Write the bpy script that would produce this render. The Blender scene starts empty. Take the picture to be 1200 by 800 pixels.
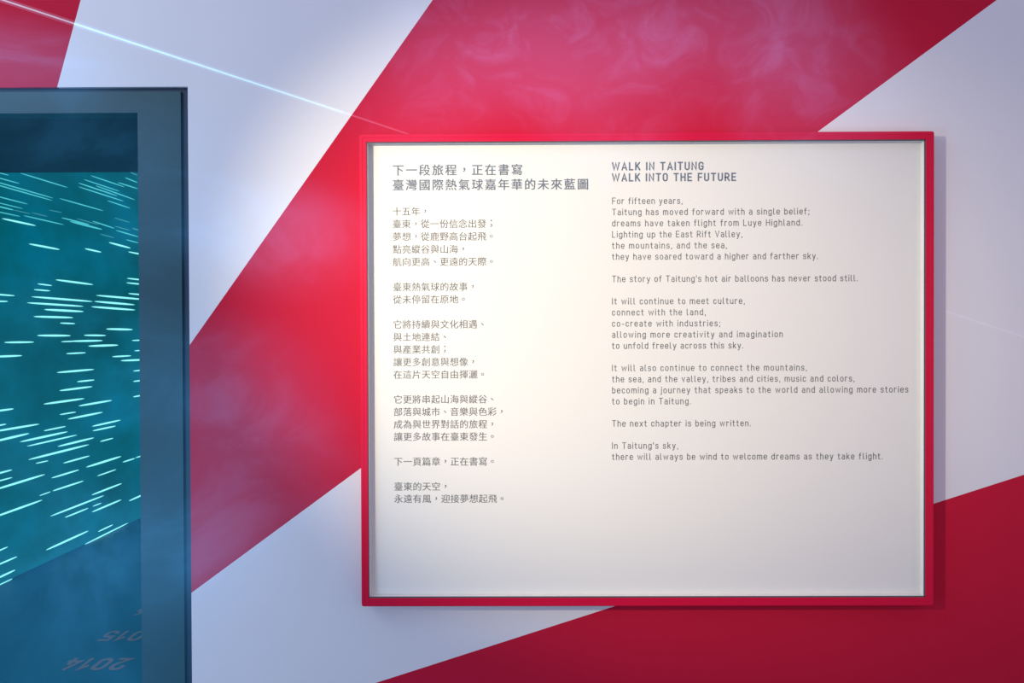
import bpy, bmesh, math
from mathutils import Vector, Matrix

SC = bpy.context.scene
COL = SC.collection
PI = math.pi
# ------------------------------------------------------------------ camera
FPX, CAM_H = 900.0, 1.5
cam = bpy.data.objects.new('camera', bpy.data.cameras.new('camera'))
COL.objects.link(cam)
cam.data.sensor_width = 36.0
cam.data.lens = FPX / 1200.0 * 36.0
cam.data.clip_start = 0.02
CAM_R = Matrix.Rotation(0.006, 3, 'Z') @ Matrix.Rotation(PI / 2 - 0.009, 3, 'X') @ Matrix.Rotation(-0.0035, 3, 'Z')
cam.matrix_world = Matrix.Translation((0, 0, CAM_H)) @ CAM_R.to_4x4()
SC.camera = cam
SC.view_settings.view_transform = 'Standard'
SC.view_settings.look = 'None'
SC.view_settings.gamma = 1.0
SC.view_settings.exposure = 0.0
SC.view_settings.use_curve_mapping = False

# ------------------------------------------------------------------ ambient light of the hall
world = bpy.data.worlds.new('world')
SC.world = world
world.use_nodes = True
bg = world.node_tree.nodes['Background']
bg.inputs[0].default_value = (0.58, 0.57, 0.80, 1)
bg.inputs[1].default_value = 0.79


def lamp(name, kind, loc, target, energy, color, size=0.05, spot=None, blend=1.0, size_y=None):
    d = bpy.data.lights.new(name, kind)
    d.energy, d.color = energy, color
    if kind == 'SPOT':
        d.spot_size, d.spot_blend, d.shadow_soft_size = math.radians(spot), blend, size
    elif kind == 'AREA':
        d.shape, d.size, d.size_y = 'RECTANGLE', size, size_y or size
    else:
        d.shadow_soft_size = size
    o = bpy.data.objects.new(name, d)
    COL.objects.link(o)
    o.location = loc
    o.rotation_euler = (Vector(target) - Vector(loc)).to_track_quat('-Z', 'Y').to_euler()
    return o


lamp('warm_spotlight', 'SPOT', (-1.76, -0.20, 2.15), (0.17, 2.2, 1.60), 450, (1.0, 0.84, 0.58), 0.02, 39.5, 1.0)
lamp('blue_stage_light', 'AREA', (-2.6, -0.6, 0.7), (-1.2, 2.2, 0.9), 32, (0.25, 0.62, 1.0), 0.8)
lamp('corridor_blue_fill', 'AREA', (-2.2, 3.6, 2.9), (-2.2, 3.6, 0), 14, (0.10, 0.55, 1.0), 1.2)  # added fill, turns the corridor floor bluer
lamp('cool_wall_fill', 'AREA', (-2.3, 0.8, 2.9), (-1.4, 2.2, 1.9), 14, (0.78, 0.88, 1.0), 1.0)  # added fill that lifts the upper left of the wall
lamp('pink_side_light', 'AREA', (2.9, 0.3, 1.2), (2.2, 2.2, 1.1), 5, (1.0, 0.55, 0.45), 0.8)

# ------------------------------------------------------------------ helpers


def ray(px, py):
    return CAM_R @ Vector(((px - 600) / FPX, (400 - py) / FPX, -1.0))


C0 = Vector((0, 0, CAM_H))


def on_wall(px, py, y):
    d = ray(px, py)
    return C0 + d * (y / d.y)


def on_floor(px, py, z=0.0):
    d = ray(px, py)
    return C0 + d * ((z - CAM_H) / d.z)


def on_plane(px, py, p, n):
    d = ray(px, py)
    return C0 + d * ((p - C0).dot(n) / d.dot(n))


def tag(o, label=None, cat=None, group=None, kind=None):
    if label: o['label'] = label
    if cat: o['category'] = cat
    if group: o['group'] = group
    if kind: o['kind'] = kind
    return o


def empty(name, loc=(0, 0, 0)):
    o = bpy.data.objects.new(name, None)
    COL.objects.link(o)
    o.location = loc
    o.empty_display_size = 0.1
    return o


def obj(name, verts, faces, mat, parent=None, origin=(0, 0, 0)):
    """one mesh object; verts in world space, stored relative to origin"""
    org = Vector(origin)
    me = bpy.data.meshes.new(name)
    me.from_pydata([tuple(Vector(v) - org) for v in verts], [], faces)
    me.materials.append(mat)
    me.update()
    o = bpy.data.objects.new(name, me)
    COL.objects.link(o)
    o.location = org
    if parent:
        o.parent = parent
        o.matrix_parent_inverse = Matrix.Translation(-parent_loc(parent))
    return o


def parent_loc(p):
    v = Vector(p.location)
    if p.parent:
        v = p.location.copy()          # all our locations are written in world space
    return v


def box(x0, x1, y0, y1, z0, z1):
    v = [(x0, y0, z0), (x1, y0, z0), (x1, y1, z0), (x0, y1, z0), (x0, y0, z1), (x1, y0, z1), (x1, y1, z1), (x0, y1, z1)]
    f = [(0, 3, 2, 1), (4, 5, 6, 7), (0, 1, 5, 4), (1, 2, 6, 5), (2, 3, 7, 6), (3, 0, 4, 7)]
    return v, f


def merge(parts):
    V, Fc = [], []
    for v, f in parts:
        n = len(V)
        V += list(v)
        Fc += [tuple(i + n for i in q) for q in f]
    return V, Fc


def bevel(o, w, seg=2):
    m = o.modifiers.new('bevel', 'BEVEL')
    m.width, m.segments, m.limit_method = w, seg, 'ANGLE'
    return o


def prism(poly, y0, y1):
    """extrude an (x, z) outline between two depths"""
    n = len(poly)
    v = [(x, y0, z) for x, z in poly] + [(x, y1, z) for x, z in poly]
    f = [tuple(range(n)), tuple(range(2 * n - 1, n - 1, -1))]
    f += [(i, i + n, (i + 1) % n + n, (i + 1) % n) for i in range(n)]
    return v, f


# ------------------------------------------------------------------ materials
def new_mat(name):
    m = bpy.data.materials.new(name)
    m.use_nodes = True
    return m, m.node_tree.nodes, m.node_tree.links, m.node_tree.nodes['Principled BSDF']


def plain(name, color, rough=0.6, noise=0.06, scale=8.0, bump=0.0, spec=0.4):
    m, N, L, P = new_mat(name)
    tc = N.new('ShaderNodeTexCoord')
    nz = N.new('ShaderNodeTexNoise')
    nz.inputs['Scale'].default_value = scale
    nz.inputs['Detail'].default_value = 5
    L.new(tc.outputs['Object'], nz.inputs['Vector'])
    mx = N.new('ShaderNodeMix'); mx.data_type = 'RGBA'
    mx.inputs['A'].default_value = tuple(c * (1 - noise) for c in color) + (1,)
    mx.inputs['B'].default_value = tuple(min(1, c * (1 + noise)) for c in color) + (1,)
    L.new(nz.outputs['Fac'], mx.inputs['Factor'])
    L.new(mx.outputs['Result'], P.inputs['Base Color'])
    P.inputs['Roughness'].default_value = rough
    P.inputs['Specular IOR Level'].default_value = spec
    if bump:
        b = N.new('ShaderNodeBump'); b.inputs['Strength'].default_value = bump; b.inputs['Distance'].default_value = 0.002
        n2 = N.new('ShaderNodeTexNoise'); n2.inputs['Scale'].default_value = 240; L.new(tc.outputs['Object'], n2.inputs['Vector'])
        L.new(n2.outputs['Fac'], b.inputs['Height']); L.new(b.outputs['Normal'], P.inputs['Normal'])
    return m


def glow(name, color, strength, fleck=0.0):
    m, N, L, P = new_mat(name)
    P.inputs['Base Color'].default_value = (0, 0, 0, 1)
    P.inputs['Emission Color'].default_value = tuple(color) + (1,)
    P.inputs['Emission Strength'].default_value = strength
    return m


def math_node(N, L, op, a, b=None, clamp=False):
    n = N.new('ShaderNodeMath'); n.operation = op; n.use_clamp = clamp
    for i, v in enumerate((a, b)):
        if v is None: continue
        if isinstance(v, (int, float)): n.inputs[i].default_value = v
        else: L.new(v, n.inputs[i])
    return n.outputs[0]


WALL_Y = 2.20
RED = (0.53, 0.012, 0.042)
# painted sunburst: rays leave one point low on the left
apex = on_wall(-190, 1000, WALL_Y)


def ray_angle(*pts):
    a = [math.degrees(math.atan2(on_wall(x, y, WALL_Y).x - apex.x, on_wall(x, y, WALL_Y).z - apex.z)) for x, y in pts]
    return sum(a) / len(a)


def sunburst():
    m, N, L, P = new_mat('sunburst_wall_paint')
    geo = N.new('ShaderNodeNewGeometry')
    sep = N.new('ShaderNodeSeparateXYZ'); L.new(geo.outputs['Position'], sep.inputs[0])
    X, Z = sep.outputs['X'], sep.outputs['Z']

    def right_of(p, q):
        """1 where (x, z) lies to the right of / below the line p -> q (q above p)"""
        a, b = on_wall(*p, WALL_Y), on_wall(*q, WALL_Y)
        dx, dz = b.x - a.x, b.z - a.z
        s = math_node(N, L, 'MULTIPLY', math_node(N, L, 'SUBTRACT', X, a.x), dz)
        t = math_node(N, L, 'MULTIPLY', math_node(N, L, 'SUBTRACT', Z, a.z), dx)
        return math_node(N, L, 'GREATER_THAN', math_node(N, L, 'SUBTRACT', s, t), 0.0)
    ap = (-190, 1000)
    r0 = right_of(ap, (-262, 0))
    r1 = right_of((67, 102), (94.5, 0))
    r2 = right_of((223, 403), (507, 0))
    r3a = right_of((225, 690), (961, 153))
    r3 = right_of((424, 547.5), (1168, 0))
    r4 = right_of((440, 800), (1200, 556))
    s = math_node(N, L, 'SUBTRACT', r0, r1)
    s = math_node(N, L, 'ADD', s, math_node(N, L, 'MULTIPLY', r2, math_node(N, L, 'SUBTRACT', 1.0, r3)))
    s = math_node(N, L, 'MAXIMUM', s, r4)
    nz = N.new('ShaderNodeTexNoise'); nz.inputs['Scale'].default_value = 2.5; nz.inputs['Detail'].default_value = 6
    L.new(geo.outputs['Position'], nz.inputs['Vector'])

    def shade(c):
        mx = N.new('ShaderNodeMix'); mx.data_type = 'RGBA'
        mx.inputs['A'].default_value = tuple(k * 0.97 for k in c) + (1,)
        mx.inputs['B'].default_value = tuple(min(1, k * 1.03) for k in c) + (1,)
        L.new(nz.outputs['Fac'], mx.inputs['Factor'])
        return mx.outputs['Result']
    mx = N.new('ShaderNodeMix'); mx.data_type = 'RGBA'
    L.new(s, mx.inputs['Factor'])
    L.new(shade((0.74, 0.74, 0.76)), mx.inputs['A'])
    L.new(shade(RED), mx.inputs['B'])
    L.new(mx.outputs['Result'], P.inputs['Base Color'])
    P.inputs['Roughness'].default_value = 0.55
    P.inputs['Specular IOR Level'].default_value = 0.05
    wv = N.new('ShaderNodeTexNoise'); wv.inputs['Scale'].default_value = 160
    L.new(geo.outputs['Position'], wv.inputs['Vector'])
    b = N.new('ShaderNodeBump'); b.inputs['Strength'].default_value = 0.08; b.inputs['Distance'].default_value = 0.001
    L.new(wv.outputs['Fac'], b.inputs['Height']); L.new(b.outputs['Normal'], P.inputs['Normal'])
    return m


M_WALL = sunburst()
M_STUD = plain('bare_timber', (0.25, 0.18, 0.11), 0.8)
M_FRAME = plain('red_lacquer', (0.62, 0.004, 0.042), 0.5, 0.02, spec=0.15)
M_FACE = plain('satin_white_panel', (0.77, 0.76, 0.71), 0.55, 0.006, 3)
M_GASKET = plain('dark_gasket', (0.07, 0.08, 0.09), 0.6)
M_REVEAL = plain('pale_reveal', (0.80, 0.80, 0.78), 0.6)
M_INK = plain('slate_grey_print', (0.14, 0.15, 0.155), 0.6)
M_INKB = plain('dark_slate_print', (0.13, 0.17, 0.22), 0.6)
M_CASE = plain('dark_blue_casing_paint', (0.009, 0.062, 0.080), 0.5, 0.12, 4)
M_CASE2 = plain('darker_casing_edge', (0.006, 0.025, 0.055), 0.5, 0.1, 4)
M_SOFFIT = plain('dark_soffit_paint', (0.015, 0.05, 0.065), 0.6, 0.2, 3)
M_DARK = plain('black_corridor_paint', (0.02, 0.03, 0.04), 0.7)
M_CFLOOR = plain('dark_blue_corridor_floor', (0.004, 0.15, 0.22), 0.45, 0.25, 2.0)
M_FLOOR = plain('grey_hall_floor', (0.22, 0.22, 0.24), 0.5, 0.1, 4)
M_YEAR = plain('faded_orange_print', (0.42, 0.25, 0.22), 0.6, 0.2, 30)
M_STREAK = glow('cyan_light', (0.30, 1.0, 1.0), 1.05)
M_STREAK2 = glow('dim_cyan_light', (0.10, 0.72, 0.80), 0.8)
M_STREAK3 = glow('faint_cyan_light', (0.07, 0.38, 0.45), 0.8)


def screen_mat():
    """a picture thrown by a projector: it gives off light, teal with darker green clouds"""
    m, N, L, P = new_mat('projected_teal_picture')
    geo = N.new('ShaderNodeNewGeometry')
    mp = N.new('ShaderNodeMapping'); mp.inputs['Scale'].default_value = (1.0, 0.55, 1.0)
    L.new(geo.outputs['Position'], mp.inputs['Vector'])
    nz = N.new('ShaderNodeTexNoise'); nz.inputs['Scale'].default_value = 1.6; nz.inputs['Detail'].default_value = 4; nz.inputs['Roughness'].default_value = .55
    L.new(mp.outputs[0], nz.inputs['Vector'])
    cr = N.new('ShaderNodeValToRGB')
    e = cr.color_ramp.elements
    e[0].position, e[0].color = 0.34, (0.000, 0.080, 0.100, 1)
    e[1].position, e[1].color = 0.66, (0.000, 0.165, 0.270, 1)
    k = e.new(0.50); k.color = (0.000, 0.120, 0.165, 1)
    L.new(nz.outputs['Fac'], cr.inputs['Fac'])
    P.inputs['Base Color'].default_value = (0.01, 0.01, 0.01, 1)
    P.inputs['Roughness'].default_value = 0.9
    L.new(cr.outputs['Color'], P.inputs['Emission Color'])
    P.inputs['Emission Strength'].default_value = 0.85
    return m


M_SCREEN = screen_mat()


def painted_haze_mat(name, color, base, wisps, centers, scale=3.0, thresh=0.5, seed=0.0):
    """painted haze: emission stands in for light scattered by smoke, clear away from the puffs.
    centers = [(x, z, radius, weight)] of the puffs, in wall metres"""
    m, N, L, P = new_mat(name)
    N.remove(P)
    out = N['Material Output']
    geo = N.new('ShaderNodeNewGeometry')
    mp = N.new('ShaderNodeMapping'); mp.inputs['Location'].default_value = (seed, seed * .7, seed * 1.3)
    L.new(geo.outputs['Position'], mp.inputs['Vector'])
    nz = N.new('ShaderNodeTexNoise'); nz.inputs['Scale'].default_value = scale
    nz.inputs['Detail'].default_value = 7; nz.inputs['Roughness'].default_value = .6; nz.inputs['Distortion'].default_value = 1.3
    L.new(mp.outputs[0], nz.inputs['Vector'])
    w = N.new('ShaderNodeMapRange'); w.inputs['From Min'].default_value = thresh - .08; w.inputs['From Max'].default_value = thresh + .22
    w.interpolation_type = 'SMOOTHSTEP'
    L.new(nz.outputs['Fac'], w.inputs['Value'])
    total = None
    for (x, y, z, r, wt) in centers:
        d = N.new('ShaderNodeVectorMath'); d.operation = 'DISTANCE'
        L.new(geo.outputs['Position'], d.inputs[0]); d.inputs[1].default_value = (x, y, z)
        f = N.new('ShaderNodeMapRange'); f.interpolation_type = 'SMOOTHERSTEP'
        f.inputs['From Min'].default_value = r; f.inputs['From Max'].default_value = 0
        f.inputs['To Min'].default_value = 0; f.inputs['To Max'].default_value = wt
        L.new(d.outputs['Value'], f.inputs['Value'])
        total = f.outputs[0] if total is None else math_node(N, L, 'ADD', total, f.outputs[0])
    amt = math_node(N, L, 'MULTIPLY', math_node(N, L, 'ADD', math_node(N, L, 'MULTIPLY', w.outputs[0], wisps), base), total)
    em = N.new('ShaderNodeEmission'); em.inputs['Color'].default_value = tuple(color) + (1,)
    L.new(amt, em.inputs['Strength'])
    tr = N.new('ShaderNodeBsdfTransparent')
    ad = N.new('ShaderNodeAddShader'); L.new(em.outputs[0], ad.inputs[0]); L.new(tr.outputs[0], ad.inputs[1])
    L.new(ad.outputs[0], out.inputs['Surface'])
    return m


# ================================================================== SETTING
# ---- big sunburst wall, sheets of 1.23 m with hair-fine butt joints, doorway cut on the left
WALL_TOP = 3.1
door_r = on_wall(222.5, 450, WALL_Y).x          # right edge of the doorway in the white wall
door_t = on_wall(110, 102, WALL_Y).z            # its head
door_l = -3.35
GAP = 0.00005
seam_x = [on_wall(px, 400, WALL_Y).x for px in (175, 680, 1185)]
step = seam_x[1] - seam_x[0]
seams = [seam_x[0] - 3 * step, seam_x[0] - 2 * step, seam_x[0] - step] + seam_x + [seam_x[2] + step]
wv, wf = merge([box(seams[0], door_l, WALL_Y + .018, WALL_Y + .09, 0, WALL_TOP),
                box(door_l, door_r, WALL_Y + .018, WALL_Y + .09, door_t, WALL_TOP),
                box(door_r, seams[-1], WALL_Y + .018, WALL_Y + .09, 0, WALL_TOP)])
wall = obj('wall_back', wv, wf, M_STUD)
wall['kind'] = 'structure'
for a, b in zip(seams[:-1], seams[1:]):
    a2, b2 = a + GAP, b - GAP
    if b <= door_l or a >= door_r:
        poly = [(a2, 0), (b2, 0), (b2, WALL_TOP), (a2, WALL_TOP)]
    elif a >= door_l and b <= door_r:
        poly = [(a2, door_t), (b2, door_t), (b2, WALL_TOP), (a2, WALL_TOP)]
    elif a < door_l:
        poly = [(a2, 0), (door_l, 0), (door_l, door_t), (b2, door_t), (b2, WALL_TOP), (a2, WALL_TOP)]
    else:
        poly = [(a2, door_t), (door_r, door_t), (door_r, 0), (b2, 0), (b2, WALL_TOP), (a2, WALL_TOP)]
    v, f = prism(poly, WALL_Y, WALL_Y + .018)
    obj('wall_panel', v, f, M_WALL, wall)

# ---- hall floor, corridor floor, ceiling of the corridor
fl = obj('floor', *box(-6, 4.5, -1.5, WALL_Y + .09, -.05, 0), M_FLOOR); fl['kind'] = 'structure'

# corridor seen through the doorway; its left wall carries the projection
vp = ray(624, 388.5); vp.z = 0; vp.normalize()
W0 = on_floor(72, 651)
wn = Vector((vp.y, -vp.x, 0))                    # normal of the left wall, into the corridor


def wall_pt(s, z, off=0.0):
    return W0 + vp * s + Vector((0, 0, z)) + wn * off


S0, S1 = -2.86, 4.6
CEIL = 3.1
v = [wall_pt(S0, 0, -.02), wall_pt(S1, 0, -.02), wall_pt(S1, CEIL, -.02), wall_pt(S0, CEIL, -.02),
     wall_pt(S0, 0, -.12), wall_pt(S1, 0, -.12), wall_pt(S1, CEIL, -.12), wall_pt(S0, CEIL, -.12)]
FB = [(0, 3, 2, 1), (4, 5, 6, 7), (0, 1, 5, 4), (1, 2, 6, 5), (2, 3, 7, 6), (3, 0, 4, 7)]
o = obj('wall_left', v, FB, M_DARK); o['kind'] = 'structure'
far = wall_pt(S1, 0)
in_r = on_wall(162.5, 400, WALL_Y).x             # inner edge of the dark casing
in_t = on_wall(80, 132, WALL_Y).z
o = obj('wall_right', *box(in_r, in_r + .08, WALL_Y + .80, far.y, 0, CEIL), M_DARK); o['kind'] = 'structure'
o = obj('wall_end', *box(far.x - .2, in_r + .08, far.y, far.y + .08, 0, CEIL), M_DARK); o['kind'] = 'structure'
o = obj('ceiling', *box(-3.9, in_r + .08, WALL_Y + .09, far.y, CEIL, CEIL + .08), M_DARK); o['kind'] = 'structure'
o = obj('corridor_floor', *box(-3.9, in_r + .08, WALL_Y + .09, far.y, -.05, 0), M_CFLOOR); o['kind'] = 'structure'

# ---- doorway: flat dark casing, stepped edge, deep soffit and jamb
door = empty('door_1', ((door_l + door_r) / 2, WALL_Y, 0)); door['kind'] = 'structure'
e1 = on_wall(213.3, 450, WALL_Y).x
t1 = door_t - .012
o = obj('casing', *merge([box(in_r, e1, WALL_Y + .004, WALL_Y + .06, 0, in_t),
                          box(door_l + .2, e1, WALL_Y + .004, WALL_Y + .06, in_t, t1),
                          box(door_l + .03, door_l + .2, WALL_Y + .004, WALL_Y + .06, 0, t1)]), M_CASE, door)
obj('casing_edge', *merge([box(e1, door_r, WALL_Y + .012, WALL_Y + .085, 0, door_t),
                           box(door_l + .03, e1, WALL_Y + .012, WALL_Y + .085, t1, door_t),
                           box(door_l, door_l + .03, WALL_Y + .012, WALL_Y + .085, 0, door_t)]), M_CASE2, door)
d = ray(80, 202)
soff_y = (in_t - CAM_H) / d.z * d.y
obj('soffit', *box(-3.6, in_r, WALL_Y + .06, soff_y, in_t, in_t + .5), M_SOFFIT, door)
obj('jamb', *box(in_r, in_r + .1, WALL_Y + .06, WALL_Y + .80, 0, in_t + .5), M_SOFFIT, door)

# ================================================================== PROJECTION
SCR = wall_pt(0, 0)
proj = empty('projection_screen', SCR)
tag(proj, 'teal projection of bright cyan light streaks on the corridor side wall', 'projection')
v = [wall_pt(S0 + .05, 0.004, 0), wall_pt(S1 - .05, 0.004, 0), wall_pt(S1 - .05, CEIL - .02, 0), wall_pt(S0 + .05, CEIL - .02, 0),
     wall_pt(S0 + .05, 0.004, -.018), wall_pt(S1 - .05, 0.004, -.018), wall_pt(S1 - .05, CEIL - .02, -.018), wall_pt(S0 + .05, CEIL - .02, -.018)]
obj('screen_surface', v, FB, M_SCREEN, proj, SCR)

STREAKS = []


def crop(ox, oy, sc, rows):
    for r in rows:
        x1, y1, x2, y2 = r[:4]
        th = r[4] if len(r) > 4 else 2.4
        m = r[5] if len(r) > 5 else 0
        STREAKS.append((ox + x1 / sc, oy + y1 / sc, ox + x2 / sc, oy + y2 / sc, th, m))


crop(0, 195, 8, [
    (-60, 45, 85, 82, 1.3, 1), (-90, 85, 185, 160, 1.4, 1), (-120, 118, 500, 297, 1.6, 1), (-120, 145, 490, 318, 1.6, 1),
    (195, 62, 635, 197, 1.5, 1), (-80, 265, 260, 352, 1.5, 1), (-60, 328, 215, 395, 1.2, 1), (-50, 365, 130, 408, 2.0, 1),
    (130, 407, 285, 443, 1.0, 2), (-60, 415, 190, 468, 1.4, 1), (225, 460, 600, 546, 1.5, 1), (300, 432, 445, 468, 1.0, 2),
    (465, 408, 580, 432, 1.0, 2), (25, 488, 335, 554, 2.6), (275, 725, 560, 778, 2.7), (562, 300, 970, 415, 1.5, 1)])
crop(80, 195, 8, [
    (215, 86, 528, 192, 1.4, 1), (150, 122, 480, 232, 1.3, 1), (100, 155, 460, 275, 1.8, 1), (100, 190, 520, 325, 1.6, 1),
    (260, 180, 625, 312, 1.5, 1), (470, 150, 650, 208, 1.5, 1), (535, 105, 650, 150, 1.4, 1), (585, 55, 650, 82, 1.4, 2),
    (370, 320, 580, 390, 1.4, 1), (-60, 480, 200, 545, 1.8, 1), (20, 515, 320, 590, 2.6, 1), (80, 488, 290, 545, 1.1, 2),
    (230, 512, 435, 580, 1.6, 1), (435, 482, 580, 524, 1.2, 2), (440, 560, 580, 598, 1.3, 2), (450, 598, 660, 660, 1.6, 1),
    (300, 632, 430, 668, 1.2, 2), (545, 686, 660, 716, 1.4, 1), (605, 580, 660, 596, 1.6, 2), (385, 712, 585, 765, 2.5), (160, 770, 310, 803, 2.3)])
crop(0, 290, 7.06, [
    (1065, 35, 1200, 62, 2.0), (465, 266, 770, 306, 2.8), (315, 300, 430, 314, 1.9), (285, 347, 415, 358, 2.0),
    (-90, 382, 122, 398, 2.3), (-70, 444, 66, 445, 2.1), (265, 406, 765, 446, 2.8), (228, 456, 690, 486, 2.8),
    (370, 512, 692, 529, 3.2), (283, 570, 606, 579, 3.0), (500, 624, 622, 629, 2.1), (800, 395, 1200, 430, 2.7),
    (785, 445, 1115, 473, 2.9), (760, 489, 1118, 516, 2.9), (882, 673, 1098, 678, 3.0), (1055, 254, 1200, 270, 2.0),
    (1050, 291, 1200, 306, 2.0), (1065, 380, 1200, 392, 2.0), (312, 727, 585, 728, 3.0), (698, 725, 876, 727, 2.5)])
crop(0, 395, 7.06, [
    (40, 43, 282, 40, 2.7), (510, 37, 640, 32, 1.8), (590, 33, 850, 28, 2.8), (735, 73, 978, 65, 3.1), (-90, 163, 183, 152, 2.9),
    (552, 136, 710, 128, 2.2), (932, 161, 1085, 153, 2.2), (1003, 194, 1220, 185, 2.7), (1095, 27, 1200, 24, 1.8), (1115, 112, 1200, 108, 1.6),
    (475, 292, 778, 266, 2.9), (642, 368, 782, 353, 2.3), (495, 442, 764, 408, 2.8), (1105, 280, 1200, 270, 1.8),
    (1105, 366, 1200, 354, 2.0), (1105, 493, 1200, 476, 1.9), (365, 553, 698, 507, 3.0), (655, 568, 926, 522, 2.8),
    (498, 640, 630, 618, 1.9), (565, 677, 850, 620, 2.8), (-60, 615, 113, 592, 2.7), (-60, 740, 52, 718, 2.0),
    (-60, 782, 325, 718, 2.9), (765, 737, 998, 685, 2.5), (770, 774, 958, 734, 2.3), (365, 774, 545, 737, 2.0)])
crop(0, 500, 7.06, [
    (-60, 125, 242, 54, 3.2), (170, 124, 560, 40, 3.0), (228, 160, 638, 67, 2.2), (482, 162, 778, 90, 2.8),
    (832, 121, 938, 93, 1.8), (240, 271, 735, 147, 3.0), (300, 302, 400, 280, 1.6), (527, 300, 742, 240, 2.3),
    (718, 333, 1003, 244, 3.0), (1018, 292, 1118, 260, 1.8), (1125, 255, 1220, 226, 1.6), (-60, 398, 100, 355, 2.4),
    (-60, 462, 103, 418, 1.9), (-60, 526, 372, 393, 3.0), (430, 423, 655, 355, 2.3), (808, 406, 962, 352, 1.7),
    (330, 569, 420, 536, 1.3), (438, 530, 692, 447, 2.3), (762, 563, 1008, 468, 2.4), (422, 738, 860, 568, 2.4),
    (540, 749, 732, 672, 2.0), (770, 657, 840, 630, 1.3), (764, 704, 1005, 602, 2.4), (1070, 612, 1220, 545, 2.2),
    (-60, 752, 350, 605, 2.9)])
crop(0, 590, 7.06, [
    (-60, 412, 66, 357, 1.8), (-60, 525, 142, 438, 2.2), (-60, 636, 127, 548, 2.6), (-60, 700, 104, 620, 1.5),
    (385, 383, 732, 225, 2.7), (815, 231, 935, 174, 1.8), (707, 335, 1060, 160, 1.8)])
for (x1, y1, x2, y2, th, mi) in STREAKS:
    a = on_plane(x1, y1, W0 + wn * .005, wn) - W0
    b = on_plane(x2, y2, W0 + wn * .005, wn) - W0
    sa, sb = a.dot(vp), b.dot(vp)
    dist = (W0 + vp * (sa + sb) / 2).y
    hw = th / FPX * dist * .40
    ts = (0, .06, .2, .5, .8, .94, 1)
    ws = (.12, .55, .85, 1, .85, .55, .12)
    ctr = W0 + vp * (sa + sb) / 2 + Vector((0, 0, (a.z + b.z) / 2))
    vv, ff = [], []
    for k, (t, w) in enumerate(zip(ts, ws)):
        s, z = sa + (sb - sa) * t, a.z + (b.z - a.z) * t
        for off in (.002, .005):
            vv += [wall_pt(s, z - hw * w, off), wall_pt(s, z + hw * w, off)]
    for k in range(6):
        p, q = 4 * k, 4 * k + 4
        ff += [(p + 2, p + 3, q + 3, q + 2), (p + 1, p, q, q + 1), (p, p + 2, q + 2, q), (p + 3, p + 1, q + 1, q + 3)]
    obj('light_streak', vv, ff, (M_STREAK, M_STREAK2, M_STREAK3)[mi], proj, ctr)

# the picture runs on along the wall past what the doorway shows
import random
random.seed(5)
s_a = (on_plane(-8, 400, W0, wn) - W0).dot(vp) - .05
s_b = (on_plane(172, 400, W0, wn) - W0).dot(vp) + .05
for k in range(80):
    ln = random.uniform(.15, .6)
    lo_s, hi_s = ((s_b, S1 - .1) if k % 3 else (S0 + .1, s_a))
    s0 = random.uniform(lo_s, hi_s - ln)
    z, hw = random.uniform(.12, 2.5), random.uniform(.004, .008)
    vv = [wall_pt(s0, z, .002), wall_pt(s0 + ln * .5, z - hw, .002), wall_pt(s0 + ln, z, .002), wall_pt(s0 + ln * .5, z + hw, .002),
          wall_pt(s0, z, .005), wall_pt(s0 + ln * .5, z - hw, .005), wall_pt(s0 + ln, z, .005), wall_pt(s0 + ln * .5, z + hw, .005)]
    obj('light_streak', vv, FB, M_STREAK, proj, wall_pt(s0 + ln / 2, z, 0))

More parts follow.
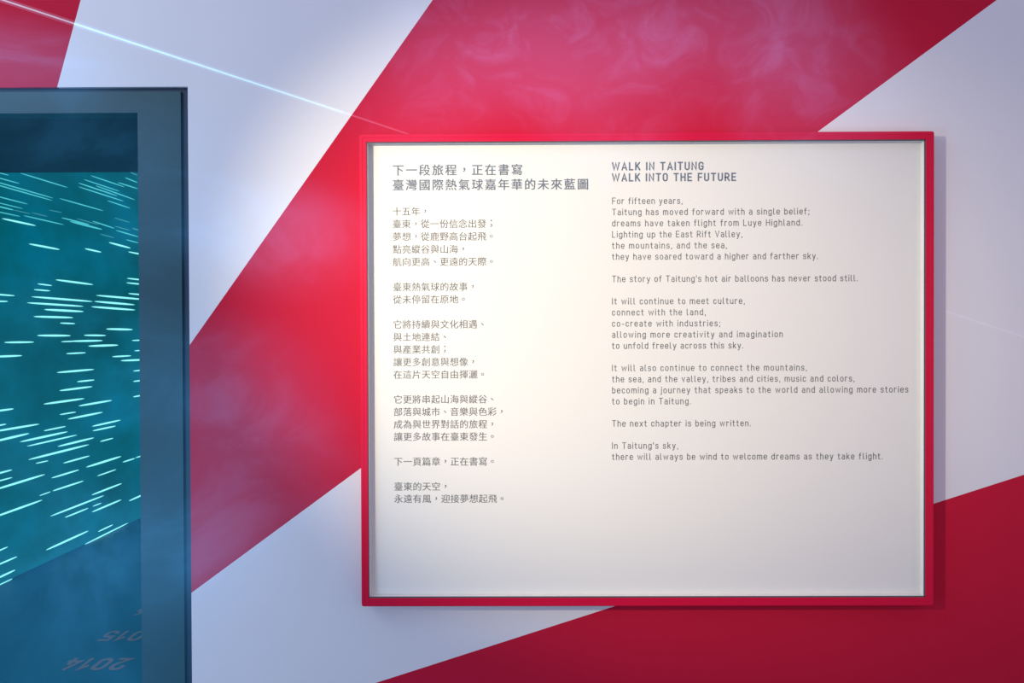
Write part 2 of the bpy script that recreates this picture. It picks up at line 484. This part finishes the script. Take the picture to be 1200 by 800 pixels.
# ================================================================== STROKE LETTERS (rounded grotesque)
# every glyph: width, [strokes]; a stroke is a list of (x, y, fillet radius); first item 'c' closes it.  cap height 1
XH = 0.72
R_ = .24
G = {
    'A': (.62, [[(0, 0), (.31, 1), (.62, 0)], [(.10, .27), (.52, .27)]]),
    'E': (.48, [[(.48, 1), (0, 1), (0, 0), (.48, 0)], [(0, .51), (.42, .51)]]),
    'F': (.47, [[(.47, 1), (0, 1), (0, 0)], [(0, .49), (.41, .49)]]),
    'G': (.54, [[(.54, .78), (.54, 1, .25), (0, 1, .25), (0, 0, .25), (.54, 0, .25), (.54, .46), (.34, .46)]]),
    'H': (.55, [[(0, 0), (0, 1)], [(.55, 0), (.55, 1)], [(0, .51), (.55, .51)]]),
    'I': (.0, [[(0, 0), (0, 1)]]),
    'K': (.54, [[(0, 0), (0, 1)], [(.52, 1), (0, .36)], [(.19, .58), (.55, 0)]]),
    'L': (.45, [[(0, 1), (0, 0), (.45, 0)]]),
    'N': (.56, [[(0, 0), (0, 1), (.56, 0), (.56, 1)]]),
    'O': (.54, [['c', (0, 0, .26), (.54, 0, .26), (.54, 1, .26), (0, 1, .26)]]),
    'R': (.53, [[(0, 0), (0, 1), (.50, 1, .26), (.50, .45, .26), (0, .45)], [(.26, .45), (.54, 0)]]),
    'T': (.56, [[(0, 1), (.56, 1)], [(.28, 1), (.28, 0)]]),
    'U': (.54, [[(0, 1), (0, 0, .26), (.54, 0, .26), (.54, 1)]]),
    'V': (.60, [[(0, 1), (.30, 0), (.60, 1)]]),
    'W': (.94, [[(0, 1), (.23, 0), (.47, .94), (.71, 0), (.94, 1)]]),
    'a': (.43, [[(.04, .66), (.06, XH, .1), (.43, XH, .2), (.43, 0)], [(.43, .42), (0, .42, .17), (0, 0, .17), (.43, 0, .2), (.43, .2)]]),
    'b': (.45, [[(0, 1), (0, 0)], ['c', (0, 0, R_), (.45, 0, R_), (.45, XH, R_), (0, XH, R_)]]),
    'c': (.41, [[(.41, .54), (.41, XH, .2), (0, XH, .2), (0, 0, .2), (.41, 0, .2), (.41, .18)]]),
    'd': (.45, [[(.45, 1), (.45, 0)], ['c', (0, 0, R_), (.45, 0, R_), (.45, XH, R_), (0, XH, R_)]]),
    'e': (.45, [[(0, .37), (.45, .37), (.45, XH, .22), (0, XH, .22), (0, 0, .22), (.42, 0, .16), (.42, .13)]]),
    'f': (.30, [[(.30, 1), (.10, 1, .14), (.10, 0)], [(-.03, .68), (.28, .68)]]),
    'g': (.45, [[(.45, XH), (.45, -.27, .2), (.02, -.27, .2), (.02, -.14)], ['c', (0, 0, R_), (.45, 0, R_), (.45, XH, R_), (0, XH, R_)]]),
    'h': (.44, [[(0, 1), (0, 0)], [(0, .4), (0, XH, .22), (.44, XH, .22), (.44, 0)]]),
    'i': (.0, [[(0, 0), (0, .70)], [(0, .93), (0, 1.0)]]),
    'j': (.08, [[(.08, .70), (.08, -.27, .12), (-.08, -.27)], [(.08, .93), (.08, 1.0)]]),
    'k': (.42, [[(0, 0), (0, 1)], [(.39, .70), (0, .26)], [(.15, .43), (.42, 0)]]),
    'l': (.16, [[(0, 1), (0, 0, .12), (.16, 0)]]),
    'm': (.76, [[(0, 0), (0, .72)], [(0, .4), (0, XH, .2), (.38, XH, .2), (.38, 0)], [(.38, .4), (.38, XH, .2), (.76, XH, .2), (.76, 0)]]),
    'n': (.44, [[(0, 0), (0, .72)], [(0, .4), (0, XH, .22), (.44, XH, .22), (.44, 0)]]),
    'o': (.45, [['c', (0, 0, R_), (.45, 0, R_), (.45, XH, R_), (0, XH, R_)]]),
    'p': (.45, [[(0, XH), (0, -.27)], ['c', (0, 0, R_), (.45, 0, R_), (.45, XH, R_), (0, XH, R_)]]),
    'r': (.30, [[(0, 0), (0, .72)], [(0, .4), (0, XH, .2), (.30, XH, .14), (.30, .66)]]),
    's': (.40, [[(.39, .58), (.39, XH, .16), (.01, XH, .16), (.01, .37, .14), (.40, .37, .14), (.40, 0, .16), (0, 0, .16), (0, .12)]]),
    't': (.30, [[(.10, .93), (.10, 0, .14), (.30, 0)], [(-.03, .68), (.28, .68)]]),
    'u': (.44, [[(.44, .72), (.44, 0)], [(0, .72), (0, 0, .22), (.44, 0, .22), (.44, .3)]]),
    'v': (.46, [[(0, .71), (.23, 0), (.46, .71)]]),
    'w': (.76, [[(0, .71), (.18, 0), (.38, .66), (.58, 0), (.76, .71)]]),
    'x': (.44, [[(0, .71), (.44, 0)], [(.44, .71), (0, 0)]]),
    'y': (.46, [[(0, .71), (.23, 0)], [(.46, .71), (.16, -.27), (.04, -.27)]]),
    ',': (.04, [[(.05, .04), (.0, -.15)]]),
    '.': (.02, [[(.01, .0), (.01, .05)]]),
    ';': (.04, [[(.05, .04), (.0, -.15)], [(.05, .58), (.05, .64)]]),
    "'": (.0, [[(0, 1), (0, .76)]]),
    '-': (.28, [[(0, .36), (.28, .36)]]),
    ' ': (.14, []),
    '0': (.54, [['c', (0, 0, .26), (.54, 0, .26), (.54, 1, .26), (0, 1, .26)]]),
    '1': (.22, [[(0, .72), (.22, 1), (.22, 0)]]),
    '2': (.54, [[(.0, .74), (.0, 1, .25), (.54, 1, .25), (.54, .55, .12), (0, .0), (.56, 0)]]),
    '4': (.58, [[(.32, 1), (0, .24), (.58, .24)], [(.44, .5), (.44, 0)]]),
    '5': (.52, [[(.50, 1), (.04, 1), (.02, .58), (.52, .62, .24), (.52, 0, .25), (0, 0, .25), (0, .2)]]),
    '6': (.54, [[(.40, 1), (.03, .42)], ['c', (0, 0, .26), (.54, 0, .26), (.54, .60, .26), (0, .60, .26)]]),
}


def fillet(st):
    closed = st[0] == 'c'
    pts = [tuple(p) + (0,) * (3 - len(p)) for p in (st[1:] if closed else st)]
    n = len(pts)
    out = []
    for i, (x, y, r) in enumerate(pts):
        if r <= 0 or (not closed and i in (0, n - 1)):
            out.append((x, y)); continue
        px, py, _ = pts[(i - 1) % n]
        qx, qy, _ = pts[(i + 1) % n]
        p, a, b = Vector((x, y)), Vector((px - x, py - y)), Vector((qx - x, qy - y))
        la, lb = a.length, b.length
        ra, rb = min(r, la * .5 if (closed or 0 < i - 1) else la, la), min(r, lb * .5 if (closed or i + 1 < n - 1) else lb, lb)
        A, B = p + a / la * ra, p + b / lb * rb
        for k in range(5):
            t = k / 4 * PI / 2
            # quarter ellipse between A and B with corner p
            u = A + (B - p) * math.sin(t) * 0 + (p - A) * math.sin(t) + (B - p) * (1 - math.cos(t))
            out.append((u.x, u.y))
    res = []
    for q in out:
        if not res or (abs(q[0] - res[-1][0]) + abs(q[1] - res[-1][1])) > 1e-4:
            res.append(q)
    if closed and (abs(res[0][0] - res[-1][0]) + abs(res[0][1] - res[-1][1])) < 1e-4:
        res.pop()
    return res, closed


def ribbon(pts, closed, hw):
    n = len(pts)
    P = [Vector(p) for p in pts]
    V, Fc = [], []
    for i in range(n):
        d0 = (P[i] - P[i - 1]) if (closed or i > 0) else (P[1] - P[0])
        d1 = (P[(i + 1) % n] - P[i]) if (closed or i < n - 1) else (P[-1] - P[-2])
        d0, d1 = d0.normalized(), d1.normalized()
        n0, n1 = Vector((-d0.y, d0.x)), Vector((-d1.y, d1.x))
        m = n0 + n1
        if m.length < .3: m = n1.copy()
        m.normalize()
        k = min(1 / max(m.dot(n1), .35), 2.0)
        V += [P[i] + m * hw * k, P[i] - m * hw * k]
    for i in range(n if closed else n - 1):
        a, b = 2 * i, 2 * ((i + 1) % n)
        Fc.append((a + 1, b + 1, b, a))
    if not closed:      # square ends pushed out a little
        e = (P[0] - P[1]).normalized() * hw * .9
        V[0] += e; V[1] += e
        e = (P[-1] - P[-2]).normalized() * hw * .9
        V[-1] += e; V[-2] += e
    return V, Fc


def stroke_text(s, size, hw, length=None, bearing=.19, space=None):
    """returns flat (x, y) verts + faces; letters spread evenly so that the line is `length` wide"""
    nat = sum(G[c][0] for c in s) * size
    gaps = sum(1 for _ in s) - 1
    tr = (length - nat) / gaps if length else bearing * size
    x, V, Fc = 0.0, [], []
    for c in s:
        w, sts = G[c]
        for k3, st in enumerate(sts):
            pts, cl = fillet(st)
            v, f = ribbon(pts, cl, hw)
            n = len(V)
            V += [(x + p.x * size, p.y * size, k3 * .00004) for p in v]
            Fc += [tuple(i + n for i in q) for q in f]
        x += w * size + tr
    return V, Fc


# ---- ideographs from Blender's built-in face, cached per character
_cache = {}


def han(ch, bold):
    key = (ch, bold)
    if key not in _cache:
        cu = bpy.data.curves.new('glyph', 'FONT')
        cu.body = ch
        cu.resolution_u = 3
        cu.offset = 0.0
        ob = bpy.data.objects.new('glyph', cu)
        COL.objects.link(ob)
        dg = bpy.context.evaluated_depsgraph_get()
        dg.update()
        me = bpy.data.meshes.new_from_object(ob.evaluated_get(dg))
        V, Fc = [], []
        o4 = ((-.016, 0, 0), (.016, 0, 1), (0, .009, 2), (0, -.009, 3)) if bold else ((-.005, 0, 0), (.005, 0, 1))   # bold: struck four times, a hair apart
        for dx, dy, lv in o4:
            n = len(V)
            V += [(v.co.x + dx, v.co.y + dy, lv * .00004) for v in me.vertices]
            Fc += [tuple(i + n for i in p.vertices) for p in me.polygons]
        bpy.data.objects.remove(ob); bpy.data.curves.remove(cu); bpy.data.meshes.remove(me)
        _cache[key] = (V, Fc)
    return _cache[key]


def han_text(s, em, pitch, bold):
    V, Fc, k = [], [], 0
    for i, ch in enumerate(s):
        v, f = han(ch, bold)
        xs = [p[0] for p in v]; ys = [p[1] for p in v]
        cx, cy = .5, .38
        if ch in '，、。；':                       # punctuation sits in the middle of its square
            cx, cy = (min(xs) + max(xs)) / 2, (min(ys) + max(ys)) / 2
        n = len(V)
        V += [((i + .5) * pitch + (p[0] - cx) * em, (p[1] - cy) * em, p[2]) for p in v]
        Fc += [tuple(j + n for j in q) for q in f]
    return V, Fc


# ================================================================== THE TEXT PANEL
PX0, PX1, PZ0, PZ1 = -0.4385, 1.1650, 0.7371, 2.0620
FY = WALL_Y - .050           # front of the frame
FACE_Y = FY + .025
ti = on_wall(700, 165.2, FY).z; bi = on_wall(700, 700.2, FY).z
li = on_wall(430.8, 430, FY).x; ri = on_wall(1084.8, 430, FY).x
PO = Vector(((PX0 + PX1) / 2, WALL_Y, PZ0))
sign = empty('text_panel', PO)
tag(sign, 'red framed cream text panel with Chinese and English paragraphs mounted on the striped wall', 'sign')


def ring_profile(outer, inner, prof):
    """prof = list of (t, y): t 0 at outer outline, 1 at inner outline"""
    ox0, ox1, oz0, oz1 = outer; ix0, ix1, iz0, iz1 = inner
    V, Fc = [], []
    for t, y in prof:
        x0, x1 = ox0 + (ix0 - ox0) * t, ox1 + (ix1 - ox1) * t
        z0, z1 = oz0 + (iz0 - oz0) * t, oz1 + (iz1 - oz1) * t
        r = .006 * (1 - t)
        for cx, cz, a0 in ((x0, z0, PI), (x1, z0, 1.5 * PI), (x1, z1, 0), (x0, z1, .5 * PI)):
            sx, sz = (1 if cx == x0 else -1), (1 if cz == z0 else -1)
            for k in range(4):
                a = a0 + k / 3 * PI / 2
                V.append((cx + sx * r + r * math.cos(a), y, cz + sz * r + r * math.sin(a)))
    m, n = len(prof), 16
    for j in range(m):
        for k in range(n):
            a, b = j * n + k, j * n + (k + 1) % n
            c, d2 = ((j + 1) % m) * n + (k + 1) % n, ((j + 1) % m) * n + k
            Fc.append((a, b, c, d2))
    return V, Fc


v, f = ring_profile((PX0, PX1, PZ0, PZ1), (li, ri, bi, ti),
                    [(0, WALL_Y), (0, FY + .0015), (.07, FY), (.40, FY), (.44, FY + .0006), (.48, FY), (.95, FY), (1, FY + .0015), (1, FACE_Y + .006), (.2, WALL_Y)])
obj('frame', v, f, M_FRAME, sign, PO)
g = .0030
v, f = merge([box(li, ri, FY + .0012, FY + .0045, ti - g, ti + .001), box(li, ri, FY + .0012, FY + .0045, bi - .001, bi + g),
              box(ri - g, ri + .001, FY + .0012, FY + .0045, bi, ti), box(li - .001, li + g * .45, FY + .0012, FY + .0045, bi, ti)])
obj('gasket', v, f, M_GASKET, sign, PO)
g = .0010
v, f = merge([box(li, ri, FY + .0045, FACE_Y, ti - g, ti), box(li, ri, FY + .0045, FACE_Y, bi, bi + g),
              box(ri - g, ri, FY + .0045, FACE_Y, bi + g, ti - g), box(li, li + g, FY + .0045, FACE_Y, bi + g, ti - g)])
obj('reveal', v, f, M_REVEAL, sign, PO)
face = obj('message_board', *box(li - .004, ri + .004, FACE_Y, FACE_Y + .008, bi - .004, ti + .004), M_FACE, sign, PO)
obj('back_box', *box(PX0 + .02, PX1 - .02, FACE_Y + .010, WALL_Y - .0005, PZ0 + .02, PZ1 - .02), M_FRAME, sign, PO)

PR_Y = FACE_Y - .0004


def put_line(name, V, Fc, px, py, mat, label=None):
    p = on_wall(px, py, PR_Y)
    o = obj(name, [(p.x + a, PR_Y - c, p.z + b) for a, b, c in V], Fc, mat, face, p)
    if label: o['label'] = label
    return o


PIX = on_wall(601, 400, PR_Y).x - on_wall(600, 400, PR_Y).x     # metres per pixel on the board

ZH_HEAD = [(460, 199.3, '下一段旅程，正在書寫'), (460, 216.6, '臺灣國際熱氣球嘉年華的未來藍圖')]
ZH = [(247.6, '十五年，'), (262.3, '臺東，從一份信念出發；'), (277.1, '夢想，從鹿野高台起飛。'), (292.0, '點亮縱谷與山海，'),
      (306.7, '航向更高、更遠的天際。'), (336.0, '臺東熱氣球的故事，'), (350.7, '從未停留在原地。'),
      (380.0, '它將持續與文化相遇、'), (394.7, '與土地連結、'), (409.3, '與產業共創；'), (424.0, '讓更多創意與想像，'), (438.7, '在這片天空自由揮灑。'),
      (467.8, '它更將串起山海與縱谷、'), (482.4, '部落與城市、音樂與色彩，'), (497.0, '成為與世界對話的旅程，'), (511.5, '讓更多故事在臺東發生。'),
      (540.7, '下一頁篇章，正在書寫。'), (569.8, '臺東的天空，'), (584.2, '永遠有風，迎接夢想起飛。')]
for x, y, s in ZH_HEAD:
    V, Fc = han_text(s, 13.9 * PIX, 15.44 * PIX, True)
    put_line('heading_line', V, Fc, x - 1.1, y, M_INKB, 'bold slate Chinese heading line')
for y, s in ZH:
    V, Fc = han_text(s, 10.8 * PIX, 11.05 * PIX, False)
    put_line('text_line', V, Fc, 459.5 + (y - 247) / 337 * 2.0, y, M_INK)

EN_HEAD = [(717.2, 199.6, 823, 'WALK IN TAITUNG'), (717.2, 212.6, 861, 'WALK INTO THE FUTURE')]
EN = [(239.2, 799.2, 'For fifteen years,'), (252.2, 947, 'Taitung has moved forward with a single belief;'),
      (265.3, 938.8, 'dreams have taken flight from Luye Highland.'), (278.4, 869, 'Lighting up the East Rift Valley,'),
      (291.4, 851, 'the mountains, and the sea,'), (304.4, 957.3, 'they have soared toward a higher and farther sky.'),
      (330.5, 1003.6, "The story of Taitung's hot air balloons has never stood still."),
      (356.6, 872, 'It will continue to meet culture,'), (369.6, 826.4, 'connect with the land,'), (382.7, 843.3, 'co-create with industries;'),
      (395.7, 916.5, 'allowing more creativity and imagination'), (408.7, 870.3, 'to unfold freely across this sky.'),
      (434.8, 944.6, 'It will also continue to connect the mountains,'),
      (447.8, 1000.2, 'the sea, and the valley, tribes and cities, music and colors,'),
      (460.8, 1063, 'becoming a journey that speaks to the world and allowing more stories'), (473.8, 809.2, 'to begin in Taitung.'),
      (499.8, 879.3, 'The next chapter is being written.'), (525.8, 794.3, "In Taitung's sky,"),
      (538.8, 1033.4, 'there will always be wind to welcome dreams as they take flight.')]
for x, y, x2, s in EN_HEAD:
    V, Fc = stroke_text(s, 8.15 * PIX, .102, (x2 - x) * PIX * .997)
    put_line('heading_line', V, Fc, x + .6, y - .7, M_INKB, 'bold slate English heading line')
for y, x2, s in EN:
    x = 717.4
    V, Fc = stroke_text(s, 6.85 * PIX, .063, (x2 - x - .5) * PIX)
    put_line('text_line', V, Fc, x + .3, y - .4, M_INK)

# ================================================================== YEARS ON THE CORRIDOR FLOOR
YEARS = [('2014', 153.5, 784.0, 'faded orange year lettering 2014 on the corridor floor, row nearest the doorway'),
         ('2015', None, 750.0, 'faded orange year lettering 2015 on the corridor floor, half hidden by the casing'),
         ('2016', None, 720.5, 'faded orange year lettering on the corridor floor, farthest of three rows, mostly hidden')]
size = None
top = on_floor(110, 784.5); bot = on_floor(110, 770.5)
cap = (bot - top).length * .74
right = on_floor(141, 783).x
left_x = on_floor(71, 783).x
SQ = .80                                         # condensed digits
for s, _, py, lab in YEARS:
    p = on_floor(110, py)
    t = empty('year_marking', ((left_x + right) / 2, p.y, 0))
    tag(t, lab, 'floor lettering', 'year numbers on the corridor floor')
    width = right - left_x
    nat = sum(G[c][0] for c in s) * SQ
    tr = (width / cap - nat) / 3
    x = right                                     # read from the far end: digits turned by 180 degrees
    for c in s:
        w, sts = G[c]
        V, Fc = [], []
        for k3, st in enumerate(sts):
            pts, cl = fillet(st)
            v, f = ribbon(pts, cl, .11)
            n = len(V)
            # near edge of the row is the top of the digits
            V += [(x - q.x * cap * SQ, p.y + (1 - q.y) * cap, .0012 + k3 * .0003) for q in v]
            Fc += [tuple(i + n for i in k) for k in f]
        obj('digit', V, Fc, M_YEAR, t, (x - w * SQ * cap / 2, p.y + cap / 2, .0012))
        x -= (w * SQ + tr) * cap

# ================================================================== LASER LIGHT AND SMOKE
LY = WALL_Y - .003


def strip(px1, py1, px2, py2, y, w0, w1):
    a, b = on_wall(px1, py1, y), on_wall(px2, py2, y)
    d = (b - a).normalized(); n = Vector((-d.z, 0, d.x))
    return ([a + n * w0, b + n * w1, b - n * w1, a - n * w0], [(0, 1, 2, 3)])


def line_mat(name, c, s0, s1, xa, xb):  # laser light falling on the wall, painted in as glowing strips
    m, N, L, P = new_mat(name)
    N.remove(P)
    geo = N.new('ShaderNodeNewGeometry'); sep = N.new('ShaderNodeSeparateXYZ'); L.new(geo.outputs['Position'], sep.inputs[0])
    mr = N.new('ShaderNodeMapRange')
    mr.inputs['From Min'].default_value = xa; mr.inputs['From Max'].default_value = xb
    mr.inputs['To Min'].default_value = s0; mr.inputs['To Max'].default_value = s1
    L.new(sep.outputs['X'], mr.inputs['Value'])
    em = N.new('ShaderNodeEmission'); em.inputs['Color'].default_value = tuple(c) + (1,)
    L.new(mr.outputs[0], em.inputs['Strength'])
    tr = N.new('ShaderNodeBsdfTransparent')
    ad = N.new('ShaderNodeAddShader'); L.new(em.outputs[0], ad.inputs[0]); L.new(tr.outputs[0], ad.inputs[1])
    L.new(ad.outputs[0], N['Material Output'].inputs['Surface'])
    return m


LXA, LXB = on_wall(0, 0, LY).x, on_wall(495, 162, LY).x
lo = on_wall(0, -2, LY)
laser = empty('laser_beam', lo)
tag(laser, 'thin pale cyan laser line slanting down across the upper left of the striped wall', 'laser light')
m_line = line_mat('laser_line_light', (0.30, 0.80, 1.0), 0.55, 0.30, LXA, on_wall(400, 130, LY).x)
m_weak = line_mat('laser_line_weak_light', (0.45, 0.5, 0.8), 0.16, 0.10, LXB - .3, LXB)
m_halo = line_mat('laser_halo_light', (0.3, 0.6, 1.0), 0.10, 0.03, LXA, on_wall(400, 130, LY).x)
obj('line_core', *strip(-400, -133, 402, 131.5, LY, .0024, .0017), m_line, laser, lo)
obj('line_tail', *strip(402, 131.5, 494, 162.3, LY, .0024, .0022), m_weak, laser, lo)
obj('line_tail', *strip(1108, 364.5, 1290, 424, LY, .0016, .0016), line_mat('laser_line_far_light', (0.5, 0.5, 0.8), 0.07, 0.05, 1, 2), laser, lo)
obj('line_glow', *strip(-400, -133, 402, 131.5, LY + .001, .010, .006), m_halo, laser, lo)

# laser-lit haze painted as a glowing sheet, from that line down past the camera's left
a, b = on_wall(-400, -133, LY), on_wall(495, 162.3, LY)
q = Vector((-0.3, 0.45, 0.45))
def cpt(px, py):
    """where the line of sight through a pixel meets the sheet"""
    nrm = (b - a).cross(q - a).normalized()
    return on_plane(px, py, a, nrm)
puffs = []
for px, py, r, wt in ((0, 70, .42, 2.0), (100, 160, .5, .8), (40, 420, .7, .7), (190, 250, .4, .9), (330, 270, .38, 1.5), (260, 460, .45, 1.2),
                      (120, 720, .7, 1.4), (200, 620, .4, .9), (310, 540, .4, .9), (30, 600, .6, .6), (260, 650, .3, .5)):
    c = cpt(px, py)
    puffs.append((c.x, c.y, c.z, r * max(.35, c.y / 2.2), wt))
M_SHEET = painted_haze_mat('painted_laser_haze', (0.07, 0.43, 1.0), .058, .05, puffs, 4.0, .47)
n1, n2 = 14, 10
V, Fc = [], []
for i in range(n1 + 1):
    for j in range(n2 + 1):
        e = a.lerp(b, i / n1); V.append(e.lerp(q + (b - a) * (i / n1 - .5) * .25, j / n2))
for i in range(n1):
    for j in range(n2):
        k = i * (n2 + 1) + j
        Fc.append((k, k + 1, k + n2 + 2, k + n2 + 1))
o = obj('light_sheet', V, Fc, M_SHEET, laser, lo)

# ---- smoke in front of the upper wall, its violet haze painted as emission
sm_y = 1.95
puffs = []
for px, py, r, wt in ((770, 40, .22, 1.2), (700, 30, .30, .9), (560, 40, .35, .8), (640, 60, .3, .8), (500, 110, .3, .6), (720, 120, .3, .6), (880, 30, .35, .9), (950, 100, .35, .7)):
    c = on_wall(px, py, sm_y)
    puffs.append((c.x, c.y, c.z, r, wt))
M_SMOKE = painted_haze_mat('painted_violet_haze', (0.22, 0.40, 1.0), .085, .075, puffs, 7.0, .5, 3.7)
a3, b3 = on_wall(400, -120, sm_y), on_wall(1330, 230, sm_y)
V, Fc = [], []
for i in range(25):
    for j in range(13):
        x = a3.x + (b3.x - a3.x) * i / 24; z = b3.z + (a3.z - b3.z) * j / 12
        V.append((x, sm_y + .05 * math.sin(x * 5 + z * 3) + .03 * math.sin(z * 9), z))
for i in range(24):
    for j in range(12):
        k = i * 13 + j
        Fc.append((k, k + 13, k + 14, k + 1))
o = obj('smoke', V, Fc, M_SMOKE, None, (a3.x, sm_y, b3.z))
tag(o, 'thin wisps of stage smoke with a painted violet glow before the upper red stripe', 'smoke', kind='stuff')
